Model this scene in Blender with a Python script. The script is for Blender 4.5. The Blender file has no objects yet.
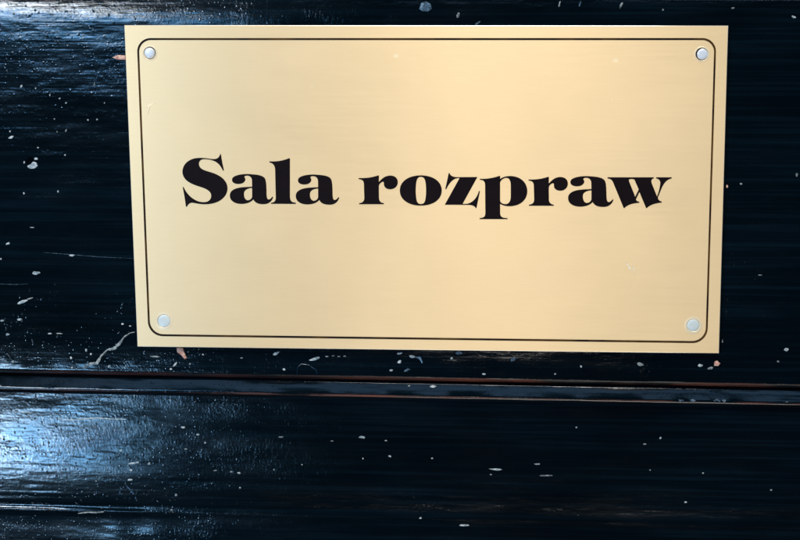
import bpy, bmesh, math, random
from mathutils import Vector, Matrix, noise
random.seed(7)
S = bpy.context.scene
COL = S.collection

# ---------------------------------------------------------------- camera
F = 900.0
PPX, PPY = 400 + 119.9006, 270 - 45.0
R = Matrix(((0.99952218, 0.03060974, 0.00429669),
            (0.00747772, -0.10457899, -0.99448847),
            (-0.02999169, 0.99404541, -0.10475791)))
T = Vector((-0.032146272, -0.011504555, 0.30256671))
CAM = -(R.transposed() @ T)
cam = bpy.data.cameras.new('camera')
co = bpy.data.objects.new('camera', cam); COL.objects.link(co)
rt = R.transposed() @ Vector((1, 0, 0)); up = R.transposed() @ Vector((0, -1, 0)); bk = R.transposed() @ Vector((0, 0, -1))
m = Matrix((rt, up, bk)).transposed().to_4x4(); m.translation = CAM
co.matrix_world = m
cam.sensor_width = 36; cam.lens = F / 800 * 36
cam.shift_x = -(PPX - 400) / 800; cam.shift_y = (PPY - 270) / 800
cam.clip_start = 0.01; cam.clip_end = 50
S.camera = co

def P(px, py, y=0.0):
    """point on the plane at depth y that stands at this place of the picture"""
    d = R.transposed() @ Vector(((px - PPX) / F, (py - PPY) / F, 1))
    return CAM + d * ((y - CAM.y) / d.y)

YB = 0.0016          # front face of the painted panel
PW, PH = 0.2, 0.1092938

# ---------------------------------------------------------------- helpers
def obj(name, bm, mats, parent=None, smooth=False):
    me = bpy.data.meshes.new(name)
    bm.normal_update(); bm.to_mesh(me); bm.free()
    for mt in (mats if isinstance(mats, (list, tuple)) else [mats]): me.materials.append(mt)
    if smooth:
        for p in me.polygons: p.use_smooth = True
    o = bpy.data.objects.new(name, me); COL.objects.link(o)
    if parent: o.parent = parent
    return o

def thing(name, label, cat):
    o = bpy.data.objects.new(name, None); COL.objects.link(o)
    o.empty_display_size = 0.02
    o['label'] = label; o['category'] = cat
    return o

# ---------------------------------------------------------------- materials
def mat(name):
    m = bpy.data.materials.new(name); m.use_nodes = True
    nt = m.node_tree
    return m, nt, nt.nodes['Principled BSDF']

def N(nt, typ, **kw):
    n = nt.nodes.new(typ)
    for k, v in kw.items():
        if k in n.inputs: n.inputs[k].default_value = v
        else: setattr(n, k, v)
    return n

def coords(nt, sx, sy, sz):
    tc = N(nt, 'ShaderNodeTexCoord'); mp = N(nt, 'ShaderNodeMapping')
    mp.inputs['Scale'].default_value = (sx, sy, sz)
    nt.links.new(tc.outputs['Object'], mp.inputs['Vector'])
    return mp.outputs['Vector']

def noise_tex(nt, vec, scale=1.0, detail=2, rough=.5, dist=0):
    n = N(nt, 'ShaderNodeTexNoise'); n.inputs['Scale'].default_value = scale
    n.inputs['Detail'].default_value = detail; n.inputs['Roughness'].default_value = rough
    n.inputs['Distortion'].default_value = dist
    nt.links.new(vec, n.inputs['Vector'])
    return n.outputs['Fac']

def ramp(nt, src, p0, c0, p1, c1):
    r = N(nt, 'ShaderNodeValToRGB')
    e = r.color_ramp.elements
    e[0].position = p0; e[1].position = p1
    f = lambda c: (c, c, c, 1) if not isinstance(c, tuple) else (*c, 1)
    e[0].color = f(c0); e[1].color = f(c1)
    nt.links.new(src, r.inputs['Fac'])
    return r.outputs['Color']

def mathn(nt, op, a, b=None):
    n = N(nt, 'ShaderNodeMath', operation=op)
    for i, v in enumerate((a, b)):
        if v is None: continue
        if isinstance(v, (int, float)): n.inputs[i].default_value = v
        else: nt.links.new(v, n.inputs[i])
    return n.outputs[0]

def mix(nt, fac, a, b):
    n = N(nt, 'ShaderNodeMix', data_type='RGBA')
    for k, v in ((0, fac), (6, a), (7, b)):
        if isinstance(v, (int, float)): n.inputs[k].default_value = v
        elif isinstance(v, tuple): n.inputs[k].default_value = (*v, 1)
        else: nt.links.new(v, n.inputs[k])
    return n.outputs[2]

def bump(nt, h, strength, dist, prev=None):
    b = N(nt, 'ShaderNodeBump'); b.inputs['Strength'].default_value = strength; b.inputs['Distance'].default_value = dist
    nt.links.new(h, b.inputs['Height'])
    if prev is not None: nt.links.new(prev, b.inputs['Normal'])
    return b.outputs['Normal']

BLACK = (0.0003, 0.0020, 0.0034)

def paint(name, worn=0.0, rough=0.2, grain=1.0, groove=.85, worn_from=None):
    m, nt, bs = mat(name)
    L = nt.links.new
    # dust nibs and small flakes
    vo = N(nt, 'ShaderNodeTexVoronoi', feature='F1'); vo.inputs['Scale'].default_value = 1
    wv = N(nt, 'ShaderNodeVectorMath', operation='ADD')
    warp = N(nt, 'ShaderNodeTexNoise'); warp.inputs['Scale'].default_value = 900
    L(coords(nt, 1, 1, 1), warp.inputs['Vector'])
    sc = N(nt, 'ShaderNodeVectorMath', operation='SCALE'); sc.inputs['Scale'].default_value = 0.22
    L(warp.outputs['Color'], sc.inputs[0])
    L(coords(nt, 135, 150, 190), wv.inputs[0]); L(sc.outputs[0], wv.inputs[1])
    L(wv.outputs[0], vo.inputs['Vector'])
    sep = N(nt, 'ShaderNodeSeparateColor'); L(vo.outputs['Color'], sep.inputs['Color'])
    size = mathn(nt, 'MULTIPLY', mathn(nt, 'POWER', sep.outputs['Red'], 9.0), 0.075)
    keep = mathn(nt, 'GREATER_THAN', sep.outputs['Green'], 0.62)
    speck = mathn(nt, 'MULTIPLY', mathn(nt, 'LESS_THAN', vo.outputs['Distance'], size), keep)
    # dull bloom on the gloss
    cl = noise_tex(nt, coords(nt, 9, 9, 26), 1, 5, .6)
    base = mix(nt, ramp(nt, cl, .42, 0, .75, 1), BLACK, (0.0008, 0.0038, 0.0070))
    gr = noise_tex(nt, coords(nt, 9, 160, 620), 1, 5, .65, .2)
    base = mix(nt, mathn(nt, 'MULTIPLY', ramp(nt, gr, .48, 0, .72, 1), ramp(nt, cl, .35, .15, .65, 1)), base, (0.0026, 0.0105, 0.0180))
    base = mix(nt, speck, base, mix(nt, sep.outputs['Blue'], (0.20, 0.31, 0.36), (0.55, 0.60, 0.60)))
    rbase = ramp(nt, noise_tex(nt, coords(nt, 30, 30, 150), 1, 4, .6), .3, rough * .75, .75, rough * 1.5)
    if worn:
        w1 = noise_tex(nt, coords(nt, 42, 300, 300), 1, 6, .62)
        w2 = noise_tex(nt, coords(nt, 9, 1, 1), 1, 2, .5)
        ww = mathn(nt, 'ADD', mathn(nt, 'MULTIPLY', w1, .55), mathn(nt, 'MULTIPLY', w2, .6))
        wm = ramp(nt, ww, .60 - worn * .12, 0, .74 - worn * .12, 1)
        if worn_from is not None:
            wc = N(nt, 'ShaderNodeTexCoord'); wx = N(nt, 'ShaderNodeSeparateXYZ'); L(wc.outputs['Object'], wx.inputs[0])
            wm = mathn(nt, 'MULTIPLY', wm, ramp(nt, mathn(nt, 'ADD', wx.outputs['X'], .5), .5 + worn_from - .03, .25, .5 + worn_from + .03, 1))
        wood = mix(nt, noise_tex(nt, coords(nt, 70, 500, 500), 1, 3), (0.018, 0.006, 0.005), (0.17, 0.032, 0.012))
        base = mix(nt, wm, base, wood)
        rbase = mix(nt, wm, rbase, (0.55, 0.55, 0.55))
    L(base, bs.inputs['Base Color']); L(rbase, bs.inputs['Roughness'])
    bs.inputs['IOR'].default_value = 1.5
    # brush marks along the board, orange peel, nibs
    h1 = noise_tex(nt, coords(nt, 16, 200, 850), 1, 5, .68, .3)
    n1 = bump(nt, h1, .5 * grain * groove, .00010)
    h2 = noise_tex(nt, coords(nt, 1150, 1150, 620), 1, 4, .62, .5)
    patch = ramp(nt, noise_tex(nt, coords(nt, 60, 60, 110), 1, 3, .6), .38, .15, .62, 1)
    n2 = bump(nt, mathn(nt, 'MULTIPLY', h2, patch), .5 * grain, .00013, n1)
    h3 = noise_tex(nt, coords(nt, 40, 40, 150), 1, 3, .5)
    n3 = bump(nt, h3, .4 * min(grain, 1), .0007, n2)
    h4 = noise_tex(nt, coords(nt, 11, 11, 40), 1, 2, .5)
    n3 = bump(nt, h4, .5 * min(grain, 1), .0011, n3)
    prev = n3
    # dust nibs crowd where the brush was lifted: the top of the board and the lower rail
    tz = N(nt, 'ShaderNodeTexCoord'); sx = N(nt, 'ShaderNodeSeparateXYZ'); L(tz.outputs['Object'], sx.inputs[0])
    az = mathn(nt, 'ADD', mathn(nt, 'ABSOLUTE', sx.outputs['Z']), mathn(nt, 'MULTIPLY', mathn(nt, 'SUBTRACT', noise_tex(nt, coords(nt, 50, 50, 60), 1, 3, .6), .5), .07))
    crowd = ramp(nt, az, .030, .22, .056, 1)
    axx = mathn(nt, 'ADD', mathn(nt, 'ADD', sx.outputs['X'], .5), mathn(nt, 'MULTIPLY', noise_tex(nt, coords(nt, 30, 30, 60), 1, 3, .6), .08))
    crowd = mathn(nt, 'MULTIPLY', crowd, ramp(nt, axx, .40, 1, .52, .10))
    for k, (sc_x, sc_z, keep_, rad, hh) in enumerate(((560, 470, .62, .28, .00012), (980, 760, .50, .36, .00007))):
        vb = N(nt, 'ShaderNodeTexVoronoi', feature='F1'); vb.inputs['Scale'].default_value = 1
        L(coords(nt, sc_x, sc_x, sc_z), vb.inputs['Vector'])
        s2 = N(nt, 'ShaderNodeSeparateColor'); L(vb.outputs['Color'], s2.inputs['Color'])
        mr = N(nt, 'ShaderNodeMapRange', interpolation_type='SMOOTHERSTEP')
        mr.inputs['From Min'].default_value = 0; mr.inputs['From Max'].default_value = rad
        mr.inputs['To Min'].default_value = 1; mr.inputs['To Max'].default_value = 0
        L(vb.outputs['Distance'], mr.inputs['Value'])
        amp = mathn(nt, 'MULTIPLY', mathn(nt, 'GREATER_THAN', s2.outputs['Red'], keep_), mathn(nt, 'ADD', s2.outputs['Green'], .25))
        prev = bump(nt, mathn(nt, 'MULTIPLY', mathn(nt, 'MULTIPLY', amp, crowd), mr.outputs[0]), .9 * grain, hh, prev)
    n4 = prev
    L(n4, bs.inputs['Normal'])
    return m

M_paint = paint('gloss_black_paint', rough=.12)
M_rail = paint('gloss_black_paint_rail', rough=.14, groove=.45)
M_edge = paint('worn_edge_paint', worn=.7, rough=.3, worn_from=-.01)
M_edge.node_tree.nodes['Principled BSDF'].inputs['Specular IOR Level'].default_value = .15
M_lip = paint('lip_edge_paint', worn=.5, rough=.16, grain=.8, worn_from=-.07)
M_dark = paint('groove_paint', rough=.6)
M_dark.node_tree.nodes['Principled BSDF'].inputs['Specular IOR Level'].default_value = .04

# brushed gold sheet
M_gold, nt, bs = mat('brushed_gold_sheet')
L = nt.links.new
st = noise_tex(nt, coords(nt, 130, 1, 3600), 1, 5, .65)
st2 = noise_tex(nt, coords(nt, 30, 1, 1300), 1, 4, .6)
bl = noise_tex(nt, coords(nt, 22, 22, 30), 1, 3, .5)
c = mix(nt, ramp(nt, st, .3, 0, .7, 1), (0.805, 0.585, 0.318), (0.835, 0.618, 0.342))
c = mix(nt, mathn(nt, 'MULTIPLY', ramp(nt, bl, .45, 0, .8, 1), .3), c, (0.85, 0.635, 0.38))
# light scuffs
vs = N(nt, 'ShaderNodeTexVoronoi', feature='F1'); L(coords(nt, 110, 1, 150), vs.inputs['Vector']); vs.inputs['Scale'].default_value = 1
ss = N(nt, 'ShaderNodeSeparateColor'); L(vs.outputs['Color'], ss.inputs['Color'])
scf = mathn(nt, 'MULTIPLY', mathn(nt, 'LESS_THAN', vs.outputs['Distance'], mathn(nt, 'MULTIPLY', mathn(nt, 'POWER', ss.outputs['Red'], 8.0), .12)), .45)
c = mix(nt, scf, c, (0.90, 0.76, 0.52))
L(c, bs.inputs['Base Color'])
bs.inputs['Metallic'].default_value = .4
L(mathn(nt, 'ADD', ramp(nt, st2, .3, .33, .7, .37), mathn(nt, 'MULTIPLY', noise_tex(nt, coords(nt, 14, 14, 20), 1, 4, .6, .6), .16)), bs.inputs['Roughness'])
bs.inputs['Anisotropic'].default_value = .8
tg = N(nt, 'ShaderNodeCombineXYZ'); tg.inputs[2].default_value = 1.0; L(tg.outputs[0], bs.inputs['Tangent'])
n1 = bump(nt, st, .095, .00003)
n2 = bump(nt, st2, .042, .00004, n1)
L(n2, bs.inputs['Normal'])

M_cut, nt, bs = mat('cut_metal_edge')
bs.inputs['Base Color'].default_value = (0.86, 0.80, 0.68, 1); bs.inputs['Metallic'].default_value = .5; bs.inputs['Roughness'].default_value = .35

M_ink, nt, bs = mat('black_lettering_ink')
nt.links.new(mix(nt, noise_tex(nt, coords(nt, 60, 1, 300), 1, 3), (0.0045, 0.0028, 0.0035), (0.009, 0.0048, 0.0055)), bs.inputs['Base Color'])
bs.inputs['Roughness'].default_value = .45; bs.inputs['Specular IOR Level'].default_value = .07
nt.links.new(bump(nt, noise_tex(nt, coords(nt, 100, 1, 2000), 1, 3), .3, .00004), bs.inputs['Normal'])

M_line, nt, bs = mat('engraved_brown_line')
nt.links.new(mix(nt, ramp(nt, noise_tex(nt, coords(nt, 90, 1, 90), 1, 3), .4, 0, .65, 1), (0.012, 0.006, 0.004), (0.075, 0.035, 0.008)), bs.inputs['Base Color'])
bs.inputs['Roughness'].default_value = .5; bs.inputs['Specular IOR Level'].default_value = .08

M_head, nt, bs = mat('pale_screw_metal')
nt.links.new(mix(nt, noise_tex(nt, coords(nt, 700, 700, 700), 1, 3), (0.58, 0.61, 0.66), (0.72, 0.74, 0.77)), bs.inputs['Base Color'])
bs.inputs['Metallic'].default_value = .15; bs.inputs['Roughness'].default_value = .3
M_head_blue, nt, bs = mat('bluish_screw_metal')
nt.links.new(mix(nt, noise_tex(nt, coords(nt, 700, 700, 700), 1, 3), (0.48, 0.55, 0.55), (0.66, 0.68, 0.62)), bs.inputs['Base Color'])
bs.inputs['Metallic'].default_value = .1; bs.inputs['Roughness'].default_value = .4
M_sink, nt, bs = mat('countersink_metal')
bs.inputs['Base Color'].default_value = (0.80, 0.64, 0.41, 1); bs.inputs['Metallic'].default_value = .2; bs.inputs['Roughness'].default_value = .4

def flake_mat(name, a, b, rough=.5):
    m, nt, bs = mat(name)
    nt.links.new(mix(nt, ramp(nt, noise_tex(nt, coords(nt, 900, 900, 900), 1, 4), .35, 0, .65, 1), a, b), bs.inputs['Base Color'])
    bs.inputs['Roughness'].default_value = rough
    nt.links.new(bump(nt, noise_tex(nt, coords(nt, 1500, 1500, 1500), 1, 3), .6, .0002), bs.inputs['Normal'])
    return m
M_white = flake_mat('white_undercoat', (.12, .17, .19), (.46, .50, .50))
M_grey = flake_mat('grey_undercoat', (.05, .07, .075), (.30, .33, .32))
M_pink = flake_mat('bare_pink_wood', (.36, .15, .10), (.66, .44, .34))
M_blue = flake_mat('blue_grey_scuff', (.008, .022, .04), (.075, .14, .20), .3)
M_rub = flake_mat('rubbed_gloss', (.0015, .007, .014), (.012, .045, .10), .3)
M_hole = flake_mat('dark_hole', (.0005, .001, .0015), (.002, .003, .004), .8)
M_hole.node_tree.nodes['Principled BSDF'].inputs['Specular IOR Level'].default_value = 0

# ---------------------------------------------------------------- the door
door = thing('wooden_door', 'glossy black painted wooden door with a bead moulding, chipped paint and brush marks', 'door')
door['kind'] = 'thing'
SL = -0.0062                                       # the moulding runs a touch off the sign's level
X0, X1, NX = -0.34, 0.40, 520
def zc(py):                                        # height of a line crossing picture column 400 at row py
    return P(400, py, YB).z
def xs(i): return X0 + (X1 - X0) * i / NX

def fade(x):
    t = (x - P(20, 510, YB).x) / (P(150, 510, YB).x - P(20, 510, YB).x) + .25 * noise.noise((x * 90, 3, 1))
    return 1 - min(max(t, 0), 1)

def profile(name, pts, mats, wob=0.00006, caps=True):
    """pts: (z, y, slot, wobble factor); slot belongs to the face that starts at the point"""
    bm = bmesh.new(); rows = []
    for k, (z, y, sl, wf, *ex) in enumerate(pts):
        r = []; ex = ex[0] if ex else 0
        for i in range(NX + 1):
            x = xs(i)
            a = noise.noise((x * 55, k * 3.1, 0)) + .6 * noise.noise((x * 210, k * 5.3, 4))
            b = noise.noise((x * 70, k * 2.7, 9)) + .6 * noise.noise((x * 260, k * 4.3, 2))
            r.append(bm.verts.new((x, y - ex * fade(x) + a * wob * wf, z + SL * (x - P(400, 380, YB).x) + b * wob * wf)))
        rows.append(r)
    for k in range(len(pts) - 1):
        for i in range(NX):
            f = bm.faces.new((rows[k][i], rows[k + 1][i], rows[k + 1][i + 1], rows[k][i + 1]))
            f.material_index = pts[k][2]; f.smooth = pts[k][2] != 2
    if caps:
        for e in (0, NX):
            bm.faces.new([r[e] for r in rows])
    bmesh.ops.recalc_face_normals(bm, faces=bm.faces)
    return obj(name, bm, mats, door)

BACK = 0.030
z_lo = zc(378.6)
# top raised member, above the sign
zt = zc(-5)
profile('top_rail', [(zt + .12, BACK, 0, 0), (zt + .12, YB - .002, 0, 0), (zt + .0042, YB - .0022, 0, 1),
                     (zt + .0024, YB - .0016, 0, 1), (zt + .0010, YB - .0004, 1, 1), (zt + .0002, YB + .0008, 1, 1),
                     (zt + .0001, BACK, 0, 0)], [M_rail, M_dark])
# panel: flat face, worn arris at its foot
pan = [(zt, BACK, 0, 0), (zt, YB + .0004, 0, 0), (zt - .0012, YB, 0, .5)]
for k in range(1, 12): pan.append((zt + (z_lo - zt) * k / 12, YB, 0, .25))
pan += [(z_lo + .0011, YB, 0, .5), (z_lo + .0006, YB + .00010, 1, 1.4), (z_lo + .0000, YB + .00045, 1, 1.6),
        (z_lo - .0008, YB + .0011, 1, 1.6), (z_lo - .0012, YB + .0020, 2, 1), (z_lo - .0012, BACK, 2, 0)]
panel = profile('door_panel', pan, [M_paint, M_edge, M_dark])
# bead under the panel: sloping shelf with a sharp lip
zb0, zb1 = zc(383.6), zc(396.5)
bead = [(zb0 + .0004, BACK, 0, 0), (zb0 + .0004, YB + .0040, 2, .5), (zb0 + .0001, YB + .0028, 2, 1),
        (zb0 - .0004, YB + .00183, 0, .5), (zb0 - .0005, YB + .00176, 0, .6), (zb0 - .0007, YB + .00165, 0, .7), (zb0 - .0018, YB + .00107, 0, 1), (zb1 + .0008, YB + .0001, 0, 2), (zb1 + .0004, YB - .0001, 1, 1.2),
        (zb1 - .0002, YB - .00001, 1, 1.2), (zb1 - .0005, YB + .0004, 2, 1.6), (zb1 - .0007, YB + .0012, 2, 1),
        (zb1 - .0009, YB + .0054, 2, .5), (zb1 - .0010, BACK, 2, 0)]
M_bead = paint('bead_paint', rough=.10, grain=.4)
profile('bead_moulding', bead, [M_bead, M_lip, M_dark])
# lower rail: gently rounded face ending in a small step
zr0, zr1 = zc(402), zc(519)
YR = YB + .0022
TILT = math.tan(math.radians(5))
def rail_y(z):
    t = (z - zr1) / (zr0 - zr1)
    t = min(max(t, 0), 1)
    return YR + .0010 * (max(0, .35 - t) / .35) ** 2 + TILT * (zr0 - max(min(z, zr0), zr1))
ra = [(zr0 + .0010, BACK, 2, 0), (zr0 + .0010, rail_y(zr0) - .0001, 2, .5)]
RID = (zc(508.5), zc(515))                       # two raised brush ridges near the foot of the face
for k in range(76):
    z = zr0 + (zr1 - zr0) * k / 75
    rd = sum(.00012 * math.exp(-((z - q) / .00035) ** 2) for q in RID)
    ra.append((z, rail_y(z), 0, .5, rd))
y1 = rail_y(zr1)
for dz, dy, sl, wf, ex in ((.0006, .0001, 0, .5, -.0004), (.0012, .00016, 0, .5, -.0005), (.0020, .0002, 0, .5, -.0004), (.0024, .00022, 1, .8, 0), (.0028, .00025, 1, .8, .0002),
                           (.0032, .0003, 0, .8, .0001), (.0037, .0004, 0, .5, -.0004), (.0060, .0006, 0, .5, -.0007), (.0100, .0009, 0, .5, -.0014)):
    ra.append((zr1 - dz, y1 + dy, sl, wf, ex))
ra += [(zr1 - .12, y1 + .0060, 0, 0), (zr1 - .12, BACK, 0, 0)]
M_ridge = paint('ridge_paint', rough=.16, grain=1.2)
profile('door_rail', ra, [M_rail, M_ridge, M_dark])

# ---- damage to the paint
def surf_point(px, py):
    y = YB
    if py > 402:
        for _ in range(6):
            p = P(px, py, y); y = rail_y(p.z - SL * (p.x - P(400, 380, YB).x))
    elif py > 383:
        t = (py - 383) / 13; y = YB + .0016 - .0016 * min(t, 1)
    elif py > 376: y = YB + .0003
    return P(px, py, y)

def flake(poly, m, h=.00012, label=None, name='paint_chip', dome=True):
    """irregular flake from an outline given on the surface"""
    bm = bmesh.new()
    n = len(poly)
    pts = [surf_point(*q) for q in poly]
    c = sum(pts, Vector()) / n
    lo = [bm.verts.new(p + Vector((0, .00006, 0))) for p in pts]
    mid = [bm.verts.new(c + (p - c) * .9 + Vector((0, -h * .7, 0))) for p in pts]
    top = [bm.verts.new(c + (p - c) * .5 + Vector((0, -h * random.uniform(.8, 1.3), 0))) for p in pts]
    ce = bm.verts.new(c + Vector((0, -h, 0)))
    for a, b in ((lo, mid), (mid, top)):
        for i in range(n): bm.faces.new((a[i], a[(i + 1) % n], b[(i + 1) % n], b[i]))
    for i in range(n): bm.faces.new((top[i], top[(i + 1) % n], ce))
    bm.faces.new(lo[::-1])
    bmesh.ops.recalc_face_normals(bm, faces=bm.faces)
    o = obj(name, bm, m, PAR)
    if label: o['label'] = label
    return o

def blob(cx, cy, a, b, ang=0, n=11, j=.28):
    out = []
    if a < 2.6: a *= .86; b *= .86
    ph = random.random() * 6
    for i in range(n):
        t = 2 * math.pi * i / n
        r = 1 + j * (random.random() * 2 - 1)
        x, y = a * r * math.cos(t), b * r * math.sin(t)
        c, s = math.cos(math.radians(ang)), math.sin(math.radians(ang))
        out.append((cx + x * c - y * s, cy + x * s + y * c))
    return out

def strip(pts, ws, m, label=None, h=.0001, name='scratch', seg=5):
    """scratch along a polyline with changing width"""
    P2 = []
    for (a, b), (wa, wb) in zip(zip(pts, pts[1:]), zip(ws, ws[1:])):
        for k in range(seg):
            t = k / seg
            P2.append((a[0] + (b[0] - a[0]) * t, a[1] + (b[1] - a[1]) * t, (wa + (wb - wa) * t) * random.uniform(.65, 1.3)))
    P2.append((*pts[-1], ws[-1]))
    bm = bmesh.new(); prev = None
    for i, (x, y, w) in enumerate(P2):
        x2, y2, _ = P2[min(i + 1, len(P2) - 1)]; x1, y1, _ = P2[max(i - 1, 0)]
        d = Vector((x2 - x1, y2 - y1)).normalized(); nx, ny = -d.y, d.x
        l = surf_point(x + nx * w, y + ny * w); r = surf_point(x - nx * w, y - ny * w); c_ = surf_point(x, y)
        ring = [bm.verts.new(l + Vector((0, .00006, 0))), bm.verts.new(c_ + Vector((0, -h, 0))), bm.verts.new(r + Vector((0, .00006, 0)))]
        if prev:
            for k in range(3): bm.faces.new((prev[k], prev[(k + 1) % 3], ring[(k + 1) % 3], ring[k]))
        else: bm.faces.new(ring)
        prev = ring
    bm.faces.new(prev)
    bmesh.ops.recalc_face_normals(bm, faces=bm.faces)
    o = obj(name, bm, m, PAR)
    if label: o['label'] = label
    return o

PAR = panel
# old nail hole at the left with torn white rim
flake([(26, 161), (28, 157.5), (32, 156.5), (34, 159), (33, 163), (29, 165), (26, 164)], M_hole, .00005, 'dark nail hole with torn white rim', 'nail_hole')
flake([(27, 166), (31, 164), (33, 161.5), (36.5, 162.5), (38, 166), (35, 168.5), (31, 169), (28, 168)], M_white, .0002)
flake(blob(36, 158.6, 2.2, 1.7), M_white, .0002)
flake(blob(24.3, 162.5, 1.0, 1.4), M_white, .0001)
# crack running from the sign's lower left corner
strip([(82.5, 368), (90, 364), (97, 363), (101, 356), (107, 350), (114, 348.5), (119, 344), (124, 337), (130, 333), (135, 332)],
      [.8, 1.8, 2.2, 1.2, 1.6, 2.4, 1.9, 1.0, .8, .6], M_grey, 'pale grey crack in the paint by the lower left corner of the sign', name='crack')
flake([(176.5, 347.5), (183, 347.5), (184.5, 352), (187, 358), (185, 359.5), (181, 355), (177, 352)], M_pink, .0003, 'splintered bare wood under the sign', 'splinter')
flake([(112, 57.5), (118, 55), (126, 55.5), (126, 60), (118, 60)], M_pink, .0003, 'pink bare wood chip at the left edge of the sign')
flake(blob(716.5, 363.3, 3.4, 3.2), M_pink, .0003)
flake(blob(700, 365.5, 2.6, 1.6, -15), M_white); flake(blob(710.5, 368.3, 2.6, 1.2, -15), M_grey)
flake(blob(640, 364.5, 3.2, 1.8, 10), M_grey); flake(blob(581, 366.5, 1.3, 1.2), M_white); flake(blob(555, 374, 1.2, 1.0), M_white)
flake(blob(276, 353.5, 3.6, 1.4, -25), M_white); flake(blob(315, 358.8, 5.2, 1.3, -14), M_white)
for x in (327, 333, 339, 345): flake(blob(x, 355.8 + random.random(), 1.8, .7, 0), M_grey)
strip([(297, 374), (297.5, 367), (301, 364), (309, 365), (316, 370), (317, 374)], [.4, .5, .6, .5, .5, .4], M_rub, 'faint ring of scuffed paint')
flake(blob(399.5, 353.4, 3.2, 1.2, -12), M_white); flake(blob(399.5, 361.7, 2.4, 1.7, -25), M_white)
flake(blob(412, 356.6, 3.0, 1.4, 5), M_white); flake(blob(391, 370.3, 2.2, 1.3, -20), M_grey)
flake(blob(407, 370, 3, 1.2, -20), M_blue); strip([(415, 357), (420, 358), (422.5, 363)], [1.2, 2.4, .8], M_blue)
flake(blob(451.5, 358.4, 1.4, 1.4), M_white); flake(blob(484, 374, 2, 1.0), M_white); flake(blob(459, 353, 4.6, 1.6), M_blue)
flake(blob(513, 359.5, 3.6, 1.5, -28), M_blue); flake(blob(284, 369.5, 1.6, 1.2), M_white)
for x, y, a, b, an, mm in ((22, 302, 6.5, 1.5, -24, M_white), (30, 298.5, 3.4, .8, -20, M_grey), (36, 273, 4.2, 1.6, 0, M_white), (2, 320.6, 2.3, 1.5, 0, M_white),
        (19, 319.5, 2.8, 1.3, 0, M_white), (7.5, 334.5, 2.4, 1.3, -10, M_white), (13, 362, 1.5, 1.6, 0, M_white), (50, 333.5, 2.4, .9, 0, M_white),
        (59, 333.5, 3.2, .6, 0, M_grey), (71, 358, 1.5, 1.6, 0, M_white), (86, 350.5, 1.2, 2.0, 0, M_white), (91, 354, 1.2, 1.6, 0, M_white),
        (109, 366.5, 1.6, 1.6, 0, M_white), (72, 367.6, 1.0, 1.1, 0, M_white), (122.5, 324, 1.9, .9, 0, M_white), (130, 326, 1.3, 1.0, 0, M_white),
        (155, 356.5, 5.4, .9, 3, M_grey), (175, 364.6, 3.2, 1.1, -45, M_white), (171, 369, 1.6, 1.0, 0, M_white), (190, 364, 1.3, 1.0, 0, M_grey),
        (203, 354.5, 1.4, 1.0, 0, M_grey), (241.5, 358, 1.6, .9, 0, M_grey), (38, 147.7, 1.2, 1.1, 0, M_white), (65, 155, 1.1, 1.1, 0, M_white),
        (24, 193.5, 1.0, 1.5, 0, M_white), (58, 191.5, 1.0, 1.3, 0, M_white), (11, 137.5, 2.8, 1.2, -25, M_white), (10, 131.5, .9, 1.1, 0, M_white),
        (21.5, 86.3, 1.0, 2.3, 25, M_white), (35.7, 88.5, 1.0, 1.1, 0, M_white), (59.6, 98.5, 1.1, 1.1, 0, M_white), (66, 103, 1.1, 1.1, 0, M_white),
        (50, 95, .8, 1.4, 0, M_white), (88, 120, 1.1, 1.1, 0, M_white), (97, 119.6, 1.1, 1.0, 0, M_white), (94.5, 84, .9, 2.6, 5, M_grey),
        (66, 130.5, 1.0, 2.0, 25, M_grey), (57, 132, .9, 1.0, 0, M_grey), (54.5, 119, .9, 1.0, 0, M_grey), (104.5, 103, .9, .9, 0, M_grey),
        (72, 255.3, 2.8, 1.1, 0, M_white), (8, 243.5, 2.4, 1.3, -30, M_white), (1, 259, 1.0, 1.1, 0, M_white), (32, 227.5, 2.8, .6, 4, M_grey),
        (741, 184, 1.5, 1.1, 0, M_grey), (727, 186.5, 1.4, 1.8, 0, M_pink), (786.5, 349.5, 2.6, 1.6, -30, M_white), (778, 361.5, 1.5, 1.1, 0, M_grey),
        (787, 378, 1.7, .9, 0, M_grey), (759, 382, 1.8, 1.4, 0, M_pink), (722.5, 341, .9, 1.8, 0, M_grey), (793.5, 17, 2.6, 1.1, 20, M_white),
        (733, 8.2, 2.0, 1.1, 0, M_grey), (797, 175, 1.4, 2.4, 0, M_grey), (663, 10, 1.1, 1.2, 0, M_grey), (760, 275, 2.2, .7, 0, M_grey)):
    flake(blob(x, y, a, b, an, 9), mm)
# scuffs above the sign
flake([(419, 9), (421, 3), (426, 1.5), (431, 4), (432, 9), (428, 12), (422, 11.5)], M_blue, .0003, 'blue grey scuff above the sign')
flake(blob(458, 15.5, 1.6, 3.2, 20), M_grey, .0003); flake(blob(478, 23.2, 3.2, 1.0, -35), M_blue, .0003)
flake(blob(621, 5.5, 1.2, 4.2, 28), M_grey, .0003); flake(blob(559.5, 4, 1.0, 3.6, 10), M_grey, .0003); flake(blob(580, 4, 1.0, 4.6, 12), M_blue, .0003)
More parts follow.
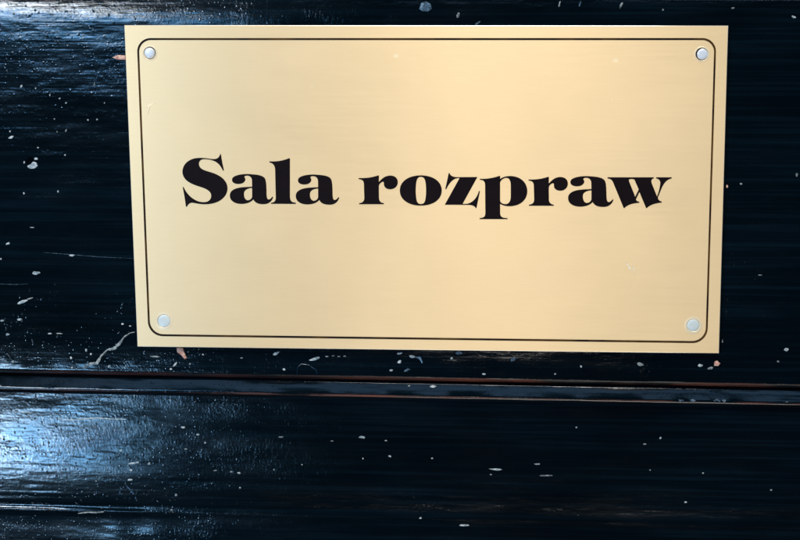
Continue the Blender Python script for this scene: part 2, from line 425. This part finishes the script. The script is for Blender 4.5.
# fine scratches on the left of the board
strip([(44, 252.5), (70, 254.5), (100, 257), (134, 258.5)], [.15, .3, .35, .15], M_blue)
strip([(0, 284), (14, 284.5), (28, 284)], [.3, .35, .1], M_blue)
PAR = [o for o in bpy.data.objects if o.name == 'bead_moulding'][0]
flake([(62, 387), (66, 385.2), (73, 384.8), (70, 386.5), (65, 388)], M_pink, .0003)
flake(blob(433, 386.4, 3.6, 1.2, 6), M_white, .0003); flake(blob(409, 386, 1.4, 1.0), M_grey, .0003)
for x, a in ((681, 3.2), (693, 3.0), (717, 3.4), (724, 2.4)): flake(blob(x, 400.5, a, 1.4, 5), M_blue, .0003)
flake(blob(787, 402.5, 3, .8), M_grey, .0003)
PAR = [o for o in bpy.data.objects if o.name == 'door_rail'][0]
strip([(58, 418.5), (72, 420), (84, 418.8), (98, 418), (112, 419), (126, 419.3)], [.4, .7, 1.0, .9, .5, .6], M_white, 'long white scratch near the top of the lower rail')
strip([(14, 411.5), (24, 412), (31, 413)], [.3, .6, 1.0], M_grey)
for x, y, a, b, an, mm in ((183, 427.3, 2.3, 1.2, 0, M_white), (198, 434.5, 2.2, 1.2, 0, M_white), (205, 442.6, 1.2, 1.1, 0, M_white), (186, 449, 1.8, .9, 0, M_grey),
        (134, 463, 5.0, 1.2, -8, M_white), (149, 463.5, 1.7, 1.4, -20, M_white), (131, 470, 1.3, 1.3, 0, M_white), (130, 479.8, 3.0, 1.0, -5, M_white),
        (176, 495, 1.4, 1.4, 0, M_white), (121, 450.5, 1.2, 1.0, 0, M_white), (96, 481, 1.1, 1.1, 0, M_grey), (172, 510, 1.6, 1.2, 0, M_grey),
        (239, 473, 2.1, 1.2, 0, M_white), (231, 471.5, 1.2, 1.0, 0, M_white), (240, 487.5, 1.4, 1.0, 0, M_white), (215, 470.5, 2.2, .8, 0, M_grey),
        (362, 437.3, 3.0, 1.2, 5, M_white), (390, 456.2, 1.8, 1.1, 0, M_white), (496, 469.3, 6.6, 1.0, 2, M_white), (491, 474.6, 1.8, .9, 0, M_grey),
        (545, 475.5, 6.4, .8, 0, M_grey), (660.5, 438, 1.3, 1.2, 0, M_white), (576.5, 427.3, 1.1, .9, 0, M_grey), (645, 444, 2.0, .8, 0, M_grey),
        (464, 525.5, 5.2, .9, 0, M_white), (420.5, 518, 1.5, 1.1, 0, M_white), (685.5, 502, 1.7, 1.1, 0, M_white), (703, 473, 1.0, .9, 0, M_grey),
        (771, 490, 1.6, .9, 0, M_grey), (537, 464, 3.4, .7, 0, M_grey), (281, 437, 2.8, .8, 0, M_grey), (274, 469.5, 1.0, .9, 0, M_grey), (302, 464.6, 1.0, .9, 0, M_grey),
        (386, 440.6, 1.4, .9, 0, M_grey), (432, 458.3, 1.4, .9, 0, M_grey), (332, 441, 2.0, .6, 0, M_grey), (650, 470, 1.2, .8, 0, M_grey)):
    flake(blob(x, y, a, b, an, 9), mm)
strip([(78, 513.5), (88, 512.3), (96, 512.6), (104, 511.8)], [.5, .8, .7, .5], M_grey)
# rubbed patch on the rail
flake([(111, 473), (117, 475), (122, 479), (127, 485), (133, 491), (137, 497), (138, 502), (131, 500), (127, 502), (123, 496), (118, 494), (120, 488), (115, 481)],
      M_rub, .00003, 'pale blue rubbed patch on the lower rail', 'scuff_mark')

# ---------------------------------------------------------------- the sign
sign = thing('door_sign', 'gold brushed metal sign lettered Sala rozpraw, screwed to the black door', 'sign')

def curve_mesh(name, splines, extrude, bev, y, m, parent, mats=None, res=10):
    cu = bpy.data.curves.new(name, 'CURVE'); cu.dimensions = '2D'; cu.fill_mode = 'BOTH'
    cu.extrude = extrude; cu.bevel_depth = bev; cu.bevel_resolution = 1; cu.offset = -bev; cu.resolution_u = res
    for pts in splines:                    # list of (co, hl, hr) in x, z
        sp = cu.splines.new('BEZIER'); sp.bezier_points.add(len(pts) - 1)
        for bp, (c, a, b) in zip(sp.bezier_points, pts):
            bp.handle_left_type = bp.handle_right_type = 'FREE'
            bp.co = (*c, 0); bp.handle_left = (*a, 0); bp.handle_right = (*b, 0)
        sp.use_cyclic_u = True
    tmp = bpy.data.objects.new('tmp', cu); COL.objects.link(tmp)
    dg = bpy.context.evaluated_depsgraph_get(); dg.update()
    me = bpy.data.meshes.new_from_object(tmp.evaluated_get(dg))
    bpy.data.objects.remove(tmp); bpy.data.curves.remove(cu)
    me.name = name
    me.transform(Matrix.Translation((0, y, 0)) @ Matrix.Rotation(math.pi / 2, 4, 'X'))
    me.materials.clear()
    for q in ([m] if mats is None else mats): me.materials.append(q)
    o = bpy.data.objects.new(name, me); COL.objects.link(o); o.parent = parent
    return o

def poly(pts):
    n = len(pts); out = []
    for i, p in enumerate(pts):
        a, b = pts[i - 1], pts[(i + 1) % n]
        out.append((p, tuple(p[k] + (a[k] - p[k]) / 3 for k in (0, 1)), tuple(p[k] + (b[k] - p[k]) / 3 for k in (0, 1))))
    return out

def circ(cx, cz, r):
    k = .5523 * r
    return [((cx + r, cz), (cx + r, cz - k), (cx + r, cz + k)), ((cx, cz + r), (cx + k, cz + r), (cx - k, cz + r)),
            ((cx - r, cz), (cx - r, cz + k), (cx - r, cz - k)), ((cx, cz - r), (cx - k, cz - r), (cx + k, cz - r))]

def rrect(x0, z0, x1, z1, r):
    k = .5523 * r
    q = []
    for (cx, cz, sx, sz, first) in ((x1 - r, z1 - r, 1, 1, 0), (x0 + r, z1 - r, -1, 1, 1), (x0 + r, z0 + r, -1, -1, 0), (x1 - r, z0 + r, 1, -1, 1)):
        A = ((cx + sx * r, cz), (cx + sx * r, cz + sz * k)); B = ((cx, cz + sz * r), (cx + sx * k, cz + sz * r))
        q += [(A, B)] if first == 0 else [(B, A)]
    out = []
    for s, e in q:
        out.append(['s', s]); out.append(['e', e])
    res = []
    n = len(out)
    for i, (k_, (c, h)) in enumerate(out):
        if k_ == 's':
            pv = out[i - 1][1][0]
            res.append((c, tuple(c[j] + (pv[j] - c[j]) / 3 for j in (0, 1)), h))
        else:
            nx = out[(i + 1) % n][1][0]
            res.append((c, h, tuple(c[j] + (nx[j] - c[j]) / 3 for j in (0, 1))))
    return res

def xz(px, py):
    p = P(px, py, 0); return (p.x, p.z)

screws = [xz(149.8, 53.1), xz(702.0, 54.3), xz(164.0, 321.0), xz(693.3, 325.4)]
RH = [.0021, .0021, .0023, .0022]
B = .00018
curve = [poly([(-PW / 2, -PH / 2), (PW / 2, -PH / 2), (PW / 2, PH / 2), (-PW / 2, PH / 2)])] + [circ(x, z, r) for (x, z), r in zip(screws, RH)]
TH = .0012
pl = curve_mesh('sign_plate', curve, TH / 2 - B, B, TH / 2 + .00002, M_gold, sign, [M_gold, M_cut], 8)
for p in pl.data.polygons:
    if abs(p.normal.y) < .93: p.material_index = 1

# border line
a, b_, c_, d_ = xz(143.0, 39.1), xz(714.4, 39.1), xz(148.6, 335.0), xz(706.9, 342.0)
bl_pts = []
def corner(px, py, sx, sy, rx):   # arc in picture, centre inside
    return [xz(px + sx * rx * (1 - math.sin(t)), py + sy * rx * (1 - math.cos(t))) for t in [math.pi / 2 * i / 10 for i in range(11)]]
def ring(off):
    tl = (138.2 + off, 39.1 + off); tr = (715.0 - off, 39.1 + off); br = (706.8 - off, 342.0 - off); bl = (148.8 + off, 335.2 - off)
    out = []
    R1, R2 = 12.5 - off * .8, 14.5 - off * .8
    c = corner(*tl, 1, 1, R1); out += c[::-1]            # left side up to the top
    c = corner(*tr, -1, 1, R1); out += c
    c = corner(*br, -1, -1, R2); out += c[::-1]
    c = corner(*bl, 1, -1, R2); out += c
    return out
o1, o2 = ring(-.95), ring(.95)
bm = bmesh.new()
def vr(pts, y): return [bm.verts.new((x, y, z)) for x, z in pts]
A1, A2, B1, B2 = vr(o1, -.00004), vr(o2, -.00004), vr(o1, .0001), vr(o2, .0001)
n = len(o1)
for i in range(n):
    j = (i + 1) % n
    for q, w in ((A1, A2), (B1, A1), (A2, B2)):
        bm.faces.new((q[i], q[j], w[j], w[i]))
bmesh.ops.recalc_face_normals(bm, faces=bm.faces)
obj('border_line', bm, M_line, sign)

# ---- letters, outlines as pen paths
K = 540 / 70
def path(s, ox, oy):
    tk = s.replace(',', ' ').split(); i = 0; pts = []; cur = None
    def g():
        nonlocal i
        v = (float(tk[i]), float(tk[i + 1])); i += 2; return v
    cmd = None; res = []
    while i < len(tk):
        if tk[i] in 'MLC': cmd = tk[i]; i += 1
        if cmd == 'M': res.append([g(), None, None])
        elif cmd == 'L': res.append([g(), None, None])
        else:
            h1, h2, p = g(), g(), g()
            res[-1][2] = h1; res.append([p, h2, None])
    if math.dist(res[0][0], res[-1][0]) < 1:
        l = res.pop(); res[0][1] = l[1]
    f = lambda q: xz(ox + q[0] / K, oy + q[1] / K)
    out = []
    n = len(res)
    for k, (p, a, b) in enumerate(res):
        pp, pn = res[k - 1][0], res[(k + 1) % n][0]
        if a is None: a = (p[0] + (pp[0] - p[0]) / 3, p[1] + (pp[1] - p[1]) / 3)
        if b is None: b = (p[0] + (pn[0] - p[0]) / 3, p[1] + (pn[1] - p[1]) / 3)
        out.append((f(p), f(a), f(b)))
    return out

Sg = ["M 346,46 L 356,108 L 370,174 L 362,174 C 345,138 325,112 292,99 C 262,88 228,83 206,87 C 186,91 175,106 177,128 C 181,160 213,171 250,182 C 298,195 336,212 362,236 C 386,259 399,286 397,317 C 394,365 356,405 300,423 C 268,433 228,436 190,432 C 162,429 144,424 128,422 C 106,421 95,432 84,453 L 77,453 L 66,376 L 52,302 L 58,301 C 65,316 72,330 82,343 C 102,371 135,400 176,413 C 206,421 234,420 251,409 C 270,395 276,374 268,350 C 257,325 225,312 190,300 C 140,285 96,268 72,240 C 52,215 45,190 53,160 C 62,120 100,88 150,79 C 190,73 232,78 272,85 C 298,88 313,84 324,76 C 333,68 338,58 341,47 Z"]
Ag = ["M 62,244 C 62,225 88,212 120,206 C 150,201 182,199 215,203 C 272,206 306,216 317,238 C 326,258 327,290 328,340 C 328,372 331,397 343,397 C 355,397 366,386 373,375 L 379,380 C 368,412 346,431 310,433 C 270,434 240,425 226,396 C 207,420 170,432 130,431 C 75,429 45,402 45,366 C 45,326 88,308 140,303 C 175,300 200,300 217,298 L 216,250 C 214,222 196,212 174,213 C 160,214 153,220 160,229 C 169,240 165,256 148,268 C 132,278 103,280 84,273 C 68,266 62,258 62,244 Z",
      "M 217,308 C 190,309 166,318 157,336 C 151,355 154,378 163,391 C 170,402 182,406 193,402 C 206,398 215,388 217,375 Z"]
Lg = ["M 42,103 C 92,107 142,100 193,79 L 200,81 L 200,370 C 200,408 210,420 245,422 L 245,431 L 54,430 L 54,423 C 82,420 91,408 91,382 L 86,170 C 84,133 72,117 42,111 Z"]
Rg = ["M 52,155 C 106,157 152,151 203,134 L 208,137 L 207,185 C 225,168 236,153 260,143 C 300,127 340,138 351,170 C 359,200 345,233 305,240 C 268,244 244,226 246,195 C 247,185 243,181 235,184 C 221,189 210,200 207,216 L 208,306 C 209,333 220,345 246,349 L 246,356 L 55,356 L 55,349 C 84,345 95,333 95,306 L 92,200 C 90,174 80,165 52,163 Z"]
Og = ["M 222,134 C 318,134 384,182 384,250 C 384,320 318,367 222,367 C 126,367 60,320 60,250 C 60,182 126,134 222,134 Z",
      "M 223,145 C 247,145 256,162 260,198 C 264,235 264,265 260,302 C 256,340 248,355 223,355 C 198,355 190,340 186,302 C 182,265 182,235 186,198 C 190,162 199,145 223,145 Z"]
Zg = ["M 67,117 L 74,118 C 80,138 100,147 132,148 L 288,147 L 174,354 L 205,354 C 252,346 284,310 301,254 L 308,257 L 281,386 L 275,385 C 268,369 250,362 215,361 L 37,360 L 151,155 L 132,155 C 96,162 66,200 48,241 L 41,238 Z"]
Pg = ["M 60,161 C 112,163 162,155 212,138 L 218,140 L 217,162 C 240,144 270,139 300,139 C 375,142 427,190 427,258 C 425,325 370,371 290,372 C 260,372 235,365 217,353 L 217,425 C 218,455 232,463 274,464 L 274,471 L 59,471 L 59,464 C 94,461 103,450 103,425 L 101,210 C 100,180 90,169 60,168 Z",
      "M 217,188 C 224,166 245,154 265,153 C 289,154 299,175 299,212 L 299,292 C 299,332 288,352 262,356 C 240,357 222,348 217,330 Z"]
Wg = ["M 58,149 L 415,149 L 415,157 C 399,160 392,172 399,196 L 440,298 C 452,265 463,225 465,195 C 466,174 456,162 433,157 L 433,149 L 553,149 L 553,157 C 522,164 500,182 480,222 L 446,305 C 449,325 460,333 476,336 L 476,343 C 430,348 388,358 361,386 L 356,386 L 304,262 L 277,318 C 280,330 288,336 303,338 L 303,345 C 260,348 214,357 188,386 L 183,386 L 102,190 C 94,170 85,161 58,157 Z",
      "M 224,165 C 236,160 254,161 266,166 C 270,176 278,196 299,242 L 271,300 C 262,272 240,222 228,190 C 222,174 222,168 224,165 Z"]
def bbox(g):
    xs_, ys_ = [], []
    for s in g[:1]:
        t = [float(v) for v in s.replace(',', ' ').split() if v not in 'MLCZ']
        xs_ += t[0::2]; ys_ += t[1::2]
    return min(xs_), min(ys_), max(xs_), max(ys_)
def refit(g, dst):
    a = bbox(g); sx = (dst[2] - dst[0]) / (a[2] - a[0]); sy = (dst[3] - dst[1]) / (a[3] - a[1])
    out = []
    for s in g:
        q = []; c = 0
        for v in s.replace(',', ' ').split():
            if v in 'MLCZ': q.append(v)
            else:
                v = float(v); q.append(str(dst[0] + (v - a[0]) * sx if c % 2 == 0 else dst[1] + (v - a[1]) * sy)); c += 1
        out.append(' '.join(q))
    return out
W1 = [(Sg, None, 176, 148), (Ag, None, 224, 148), (Lg, None, 264, 148), (Ag, (245, 203, 580, 438), 264, 148)]
W2 = [(Rg, None, 352, 158), (Og, None, 392, 158), (Zg, None, 440, 158), (Pg, None, 472, 158),
      (Rg, (66, 138, 375, 368), 520, 158), (Ag, (62, 138, 412, 378), 560, 158), (Wg, None, 600, 158)]
for W in (W1, W2):
    sp = []
    for g, dst, ox, oy in W:
        if dst: g = refit(g, dst)
        for s in g: sp.append(path(s.replace('Z', ''), ox, oy))
    curve_mesh('lettering', sp, .00004, 0, -.00001, M_ink, sign)

# ---- screws in their holes
def lathe(prof, seg=40):
    bm = bmesh.new(); rows = []
    for r, y in prof:
        if r == 0: rows.append([bm.verts.new((0, y, 0))])
        else: rows.append([bm.verts.new((r * math.cos(2 * math.pi * i / seg), y, r * math.sin(2 * math.pi * i / seg))) for i in range(seg)])
    for a, b in zip(rows, rows[1:]):
        for i in range(seg):
            j = (i + 1) % seg
            if len(a) == 1: bm.faces.new((a[0], b[i], b[j]))
            elif len(b) == 1: bm.faces.new((a[i], a[j], b[0]))
            else: bm.faces.new((a[i], a[j], b[j], b[i]))
    bmesh.ops.recalc_face_normals(bm, faces=bm.faces)
    return bm
for k, ((x, z), r) in enumerate(zip(screws, RH)):
    top = k < 2
    # pressed rim round the hole
    rim = obj('hole_rim', lathe([(r - .00003, .0009), (r - .00003, -.00002), (r + .00012, -.00007), (r + .00035, -.00003), (r + (.0005 if top else .0010), .00003)]), M_sink, sign, True)
    rim.location = (x, 0, z)
    if top:
        hr = .00182; dx = (-.00026, .00026)[k]
        bm = lathe([(hr, .0019), (hr, .00035), (hr - .0002, .0001), (hr * .6, .00002), (0, -.00001)])
    else:
        hr = (.00228, .00218)[k - 2]; dx = (0, -.00002)[k - 2]
        bm = lathe([(hr, .0019), (hr, .00012), (hr - .00025, -.00003), (hr * .6, -.00010), (0, -.00013)])
    sc = obj('screw', bm, M_head if top else M_head_blue, sign, True)
    sc.location = (x + dx, 0, z + (.00005 if top else 0))
# two light scratches worn in the plate
PAR = sign
YB_keep = surf_point
def surf_point(px, py): return P(px, py, -.00001)
M_scr, nt, bs = mat('bright_scratch'); bs.inputs['Base Color'].default_value = (.95, .88, .70, 1); bs.inputs['Roughness'].default_value = .3; bs.inputs['Metallic'].default_value = .4
strip([(626, 262), (630, 268), (631, 272)], [.3, .6, .3], M_scr, h=.00004); strip([(146, 108), (151, 104), (156, 103)], [.2, .4, .2], M_scr, h=.00004); strip([(148, 114), (150, 107)], [.3, .2], M_scr, h=.00004); strip([(632, 265), (636, 275)], [.4, .3], M_scr, h=.00004)

# ---------------------------------------------------------------- light
def area(name, loc, target, sx, sz, power, col, spread=180):
    l = bpy.data.lights.new(name, 'AREA'); l.shape = 'RECTANGLE'; l.size = sx; l.size_y = sz
    l.energy = power; l.color = col; l.spread = math.radians(spread)
    o = bpy.data.objects.new(name, l); COL.objects.link(o)
    o.location = loc
    o.rotation_euler = (Vector(target) - Vector(loc)).to_track_quat('-Z', 'Y').to_euler()
    return o
def mirror(px, py, n, dist, y=YB):
    p = P(px, py, y); d = (p - CAM).normalized(); n = Vector(n).normalized()
    r = d - 2 * d.dot(n) * n
    return p + r * dist, p
# cool windows seen in the gloss at the lower left and the upper left
ND = (0, -math.cos(math.radians(5)), -math.sin(math.radians(5)))
loc, p = mirror(-55, 490, ND, 1.3); area('window_light_low', loc, p, .42, .11, 4.6, (.24, .58, 1.0))
loc, p = mirror(-72, 484, ND, 1.3); area('glint_lamp_low', loc, p, .05, .08, 1.8, (.80, .92, 1.0))  # small lamp added for white glints within the blue reflection
loc, p = mirror(-30, -66, (0, -1, 0), 1.3); area('window_light_high', loc, p, .62, .09, 3.8, (.15, .50, 1.0))
loc, p = mirror(-10, -130, (0, -1, 0), 1.3); area('glint_lamp_high', loc, p, .24, .05, 3.6, (.88, .95, 1.0))  # small intense lamp added to make the paint nibs sparkle
# a pale window behind the viewer, seen only as the broad sheen on the metal
loc, p = mirror(485, 265, (0, -1, 0), 1.3); area('window_sheen', loc, p, .13, .09, .75, (1.0, .93, .88))
# broad soft light from high up, in front of the door, and an added fill lamp from below
area('soft_room_light', (-.05, -.95, 1.75), (0, 0, 0), .9, .7, 56, (1.0, .97, .93))
area('low_fill', (.15, -.8, -2.1), (0, 0, 0), 1.2, .8, 20, (1.0, .95, .88))
# added dim blue strip lamp for the sloping bead to reflect
area('bead_fill', (.1, -1.4, 1.08), (0, 0, 0), 2.6, .22, 2.0, (.30, .58, 1.0))
w = bpy.data.worlds.new('World'); S.world = w; w.use_nodes = True
w.node_tree.nodes['Background'].inputs['Color'].default_value = (.35, .6, 1, 1)
w.node_tree.nodes['Background'].inputs['Strength'].default_value = .02

S.view_settings.view_transform = 'Standard'; S.view_settings.look = 'None'
S.view_settings.exposure = 0; S.view_settings.gamma = 1
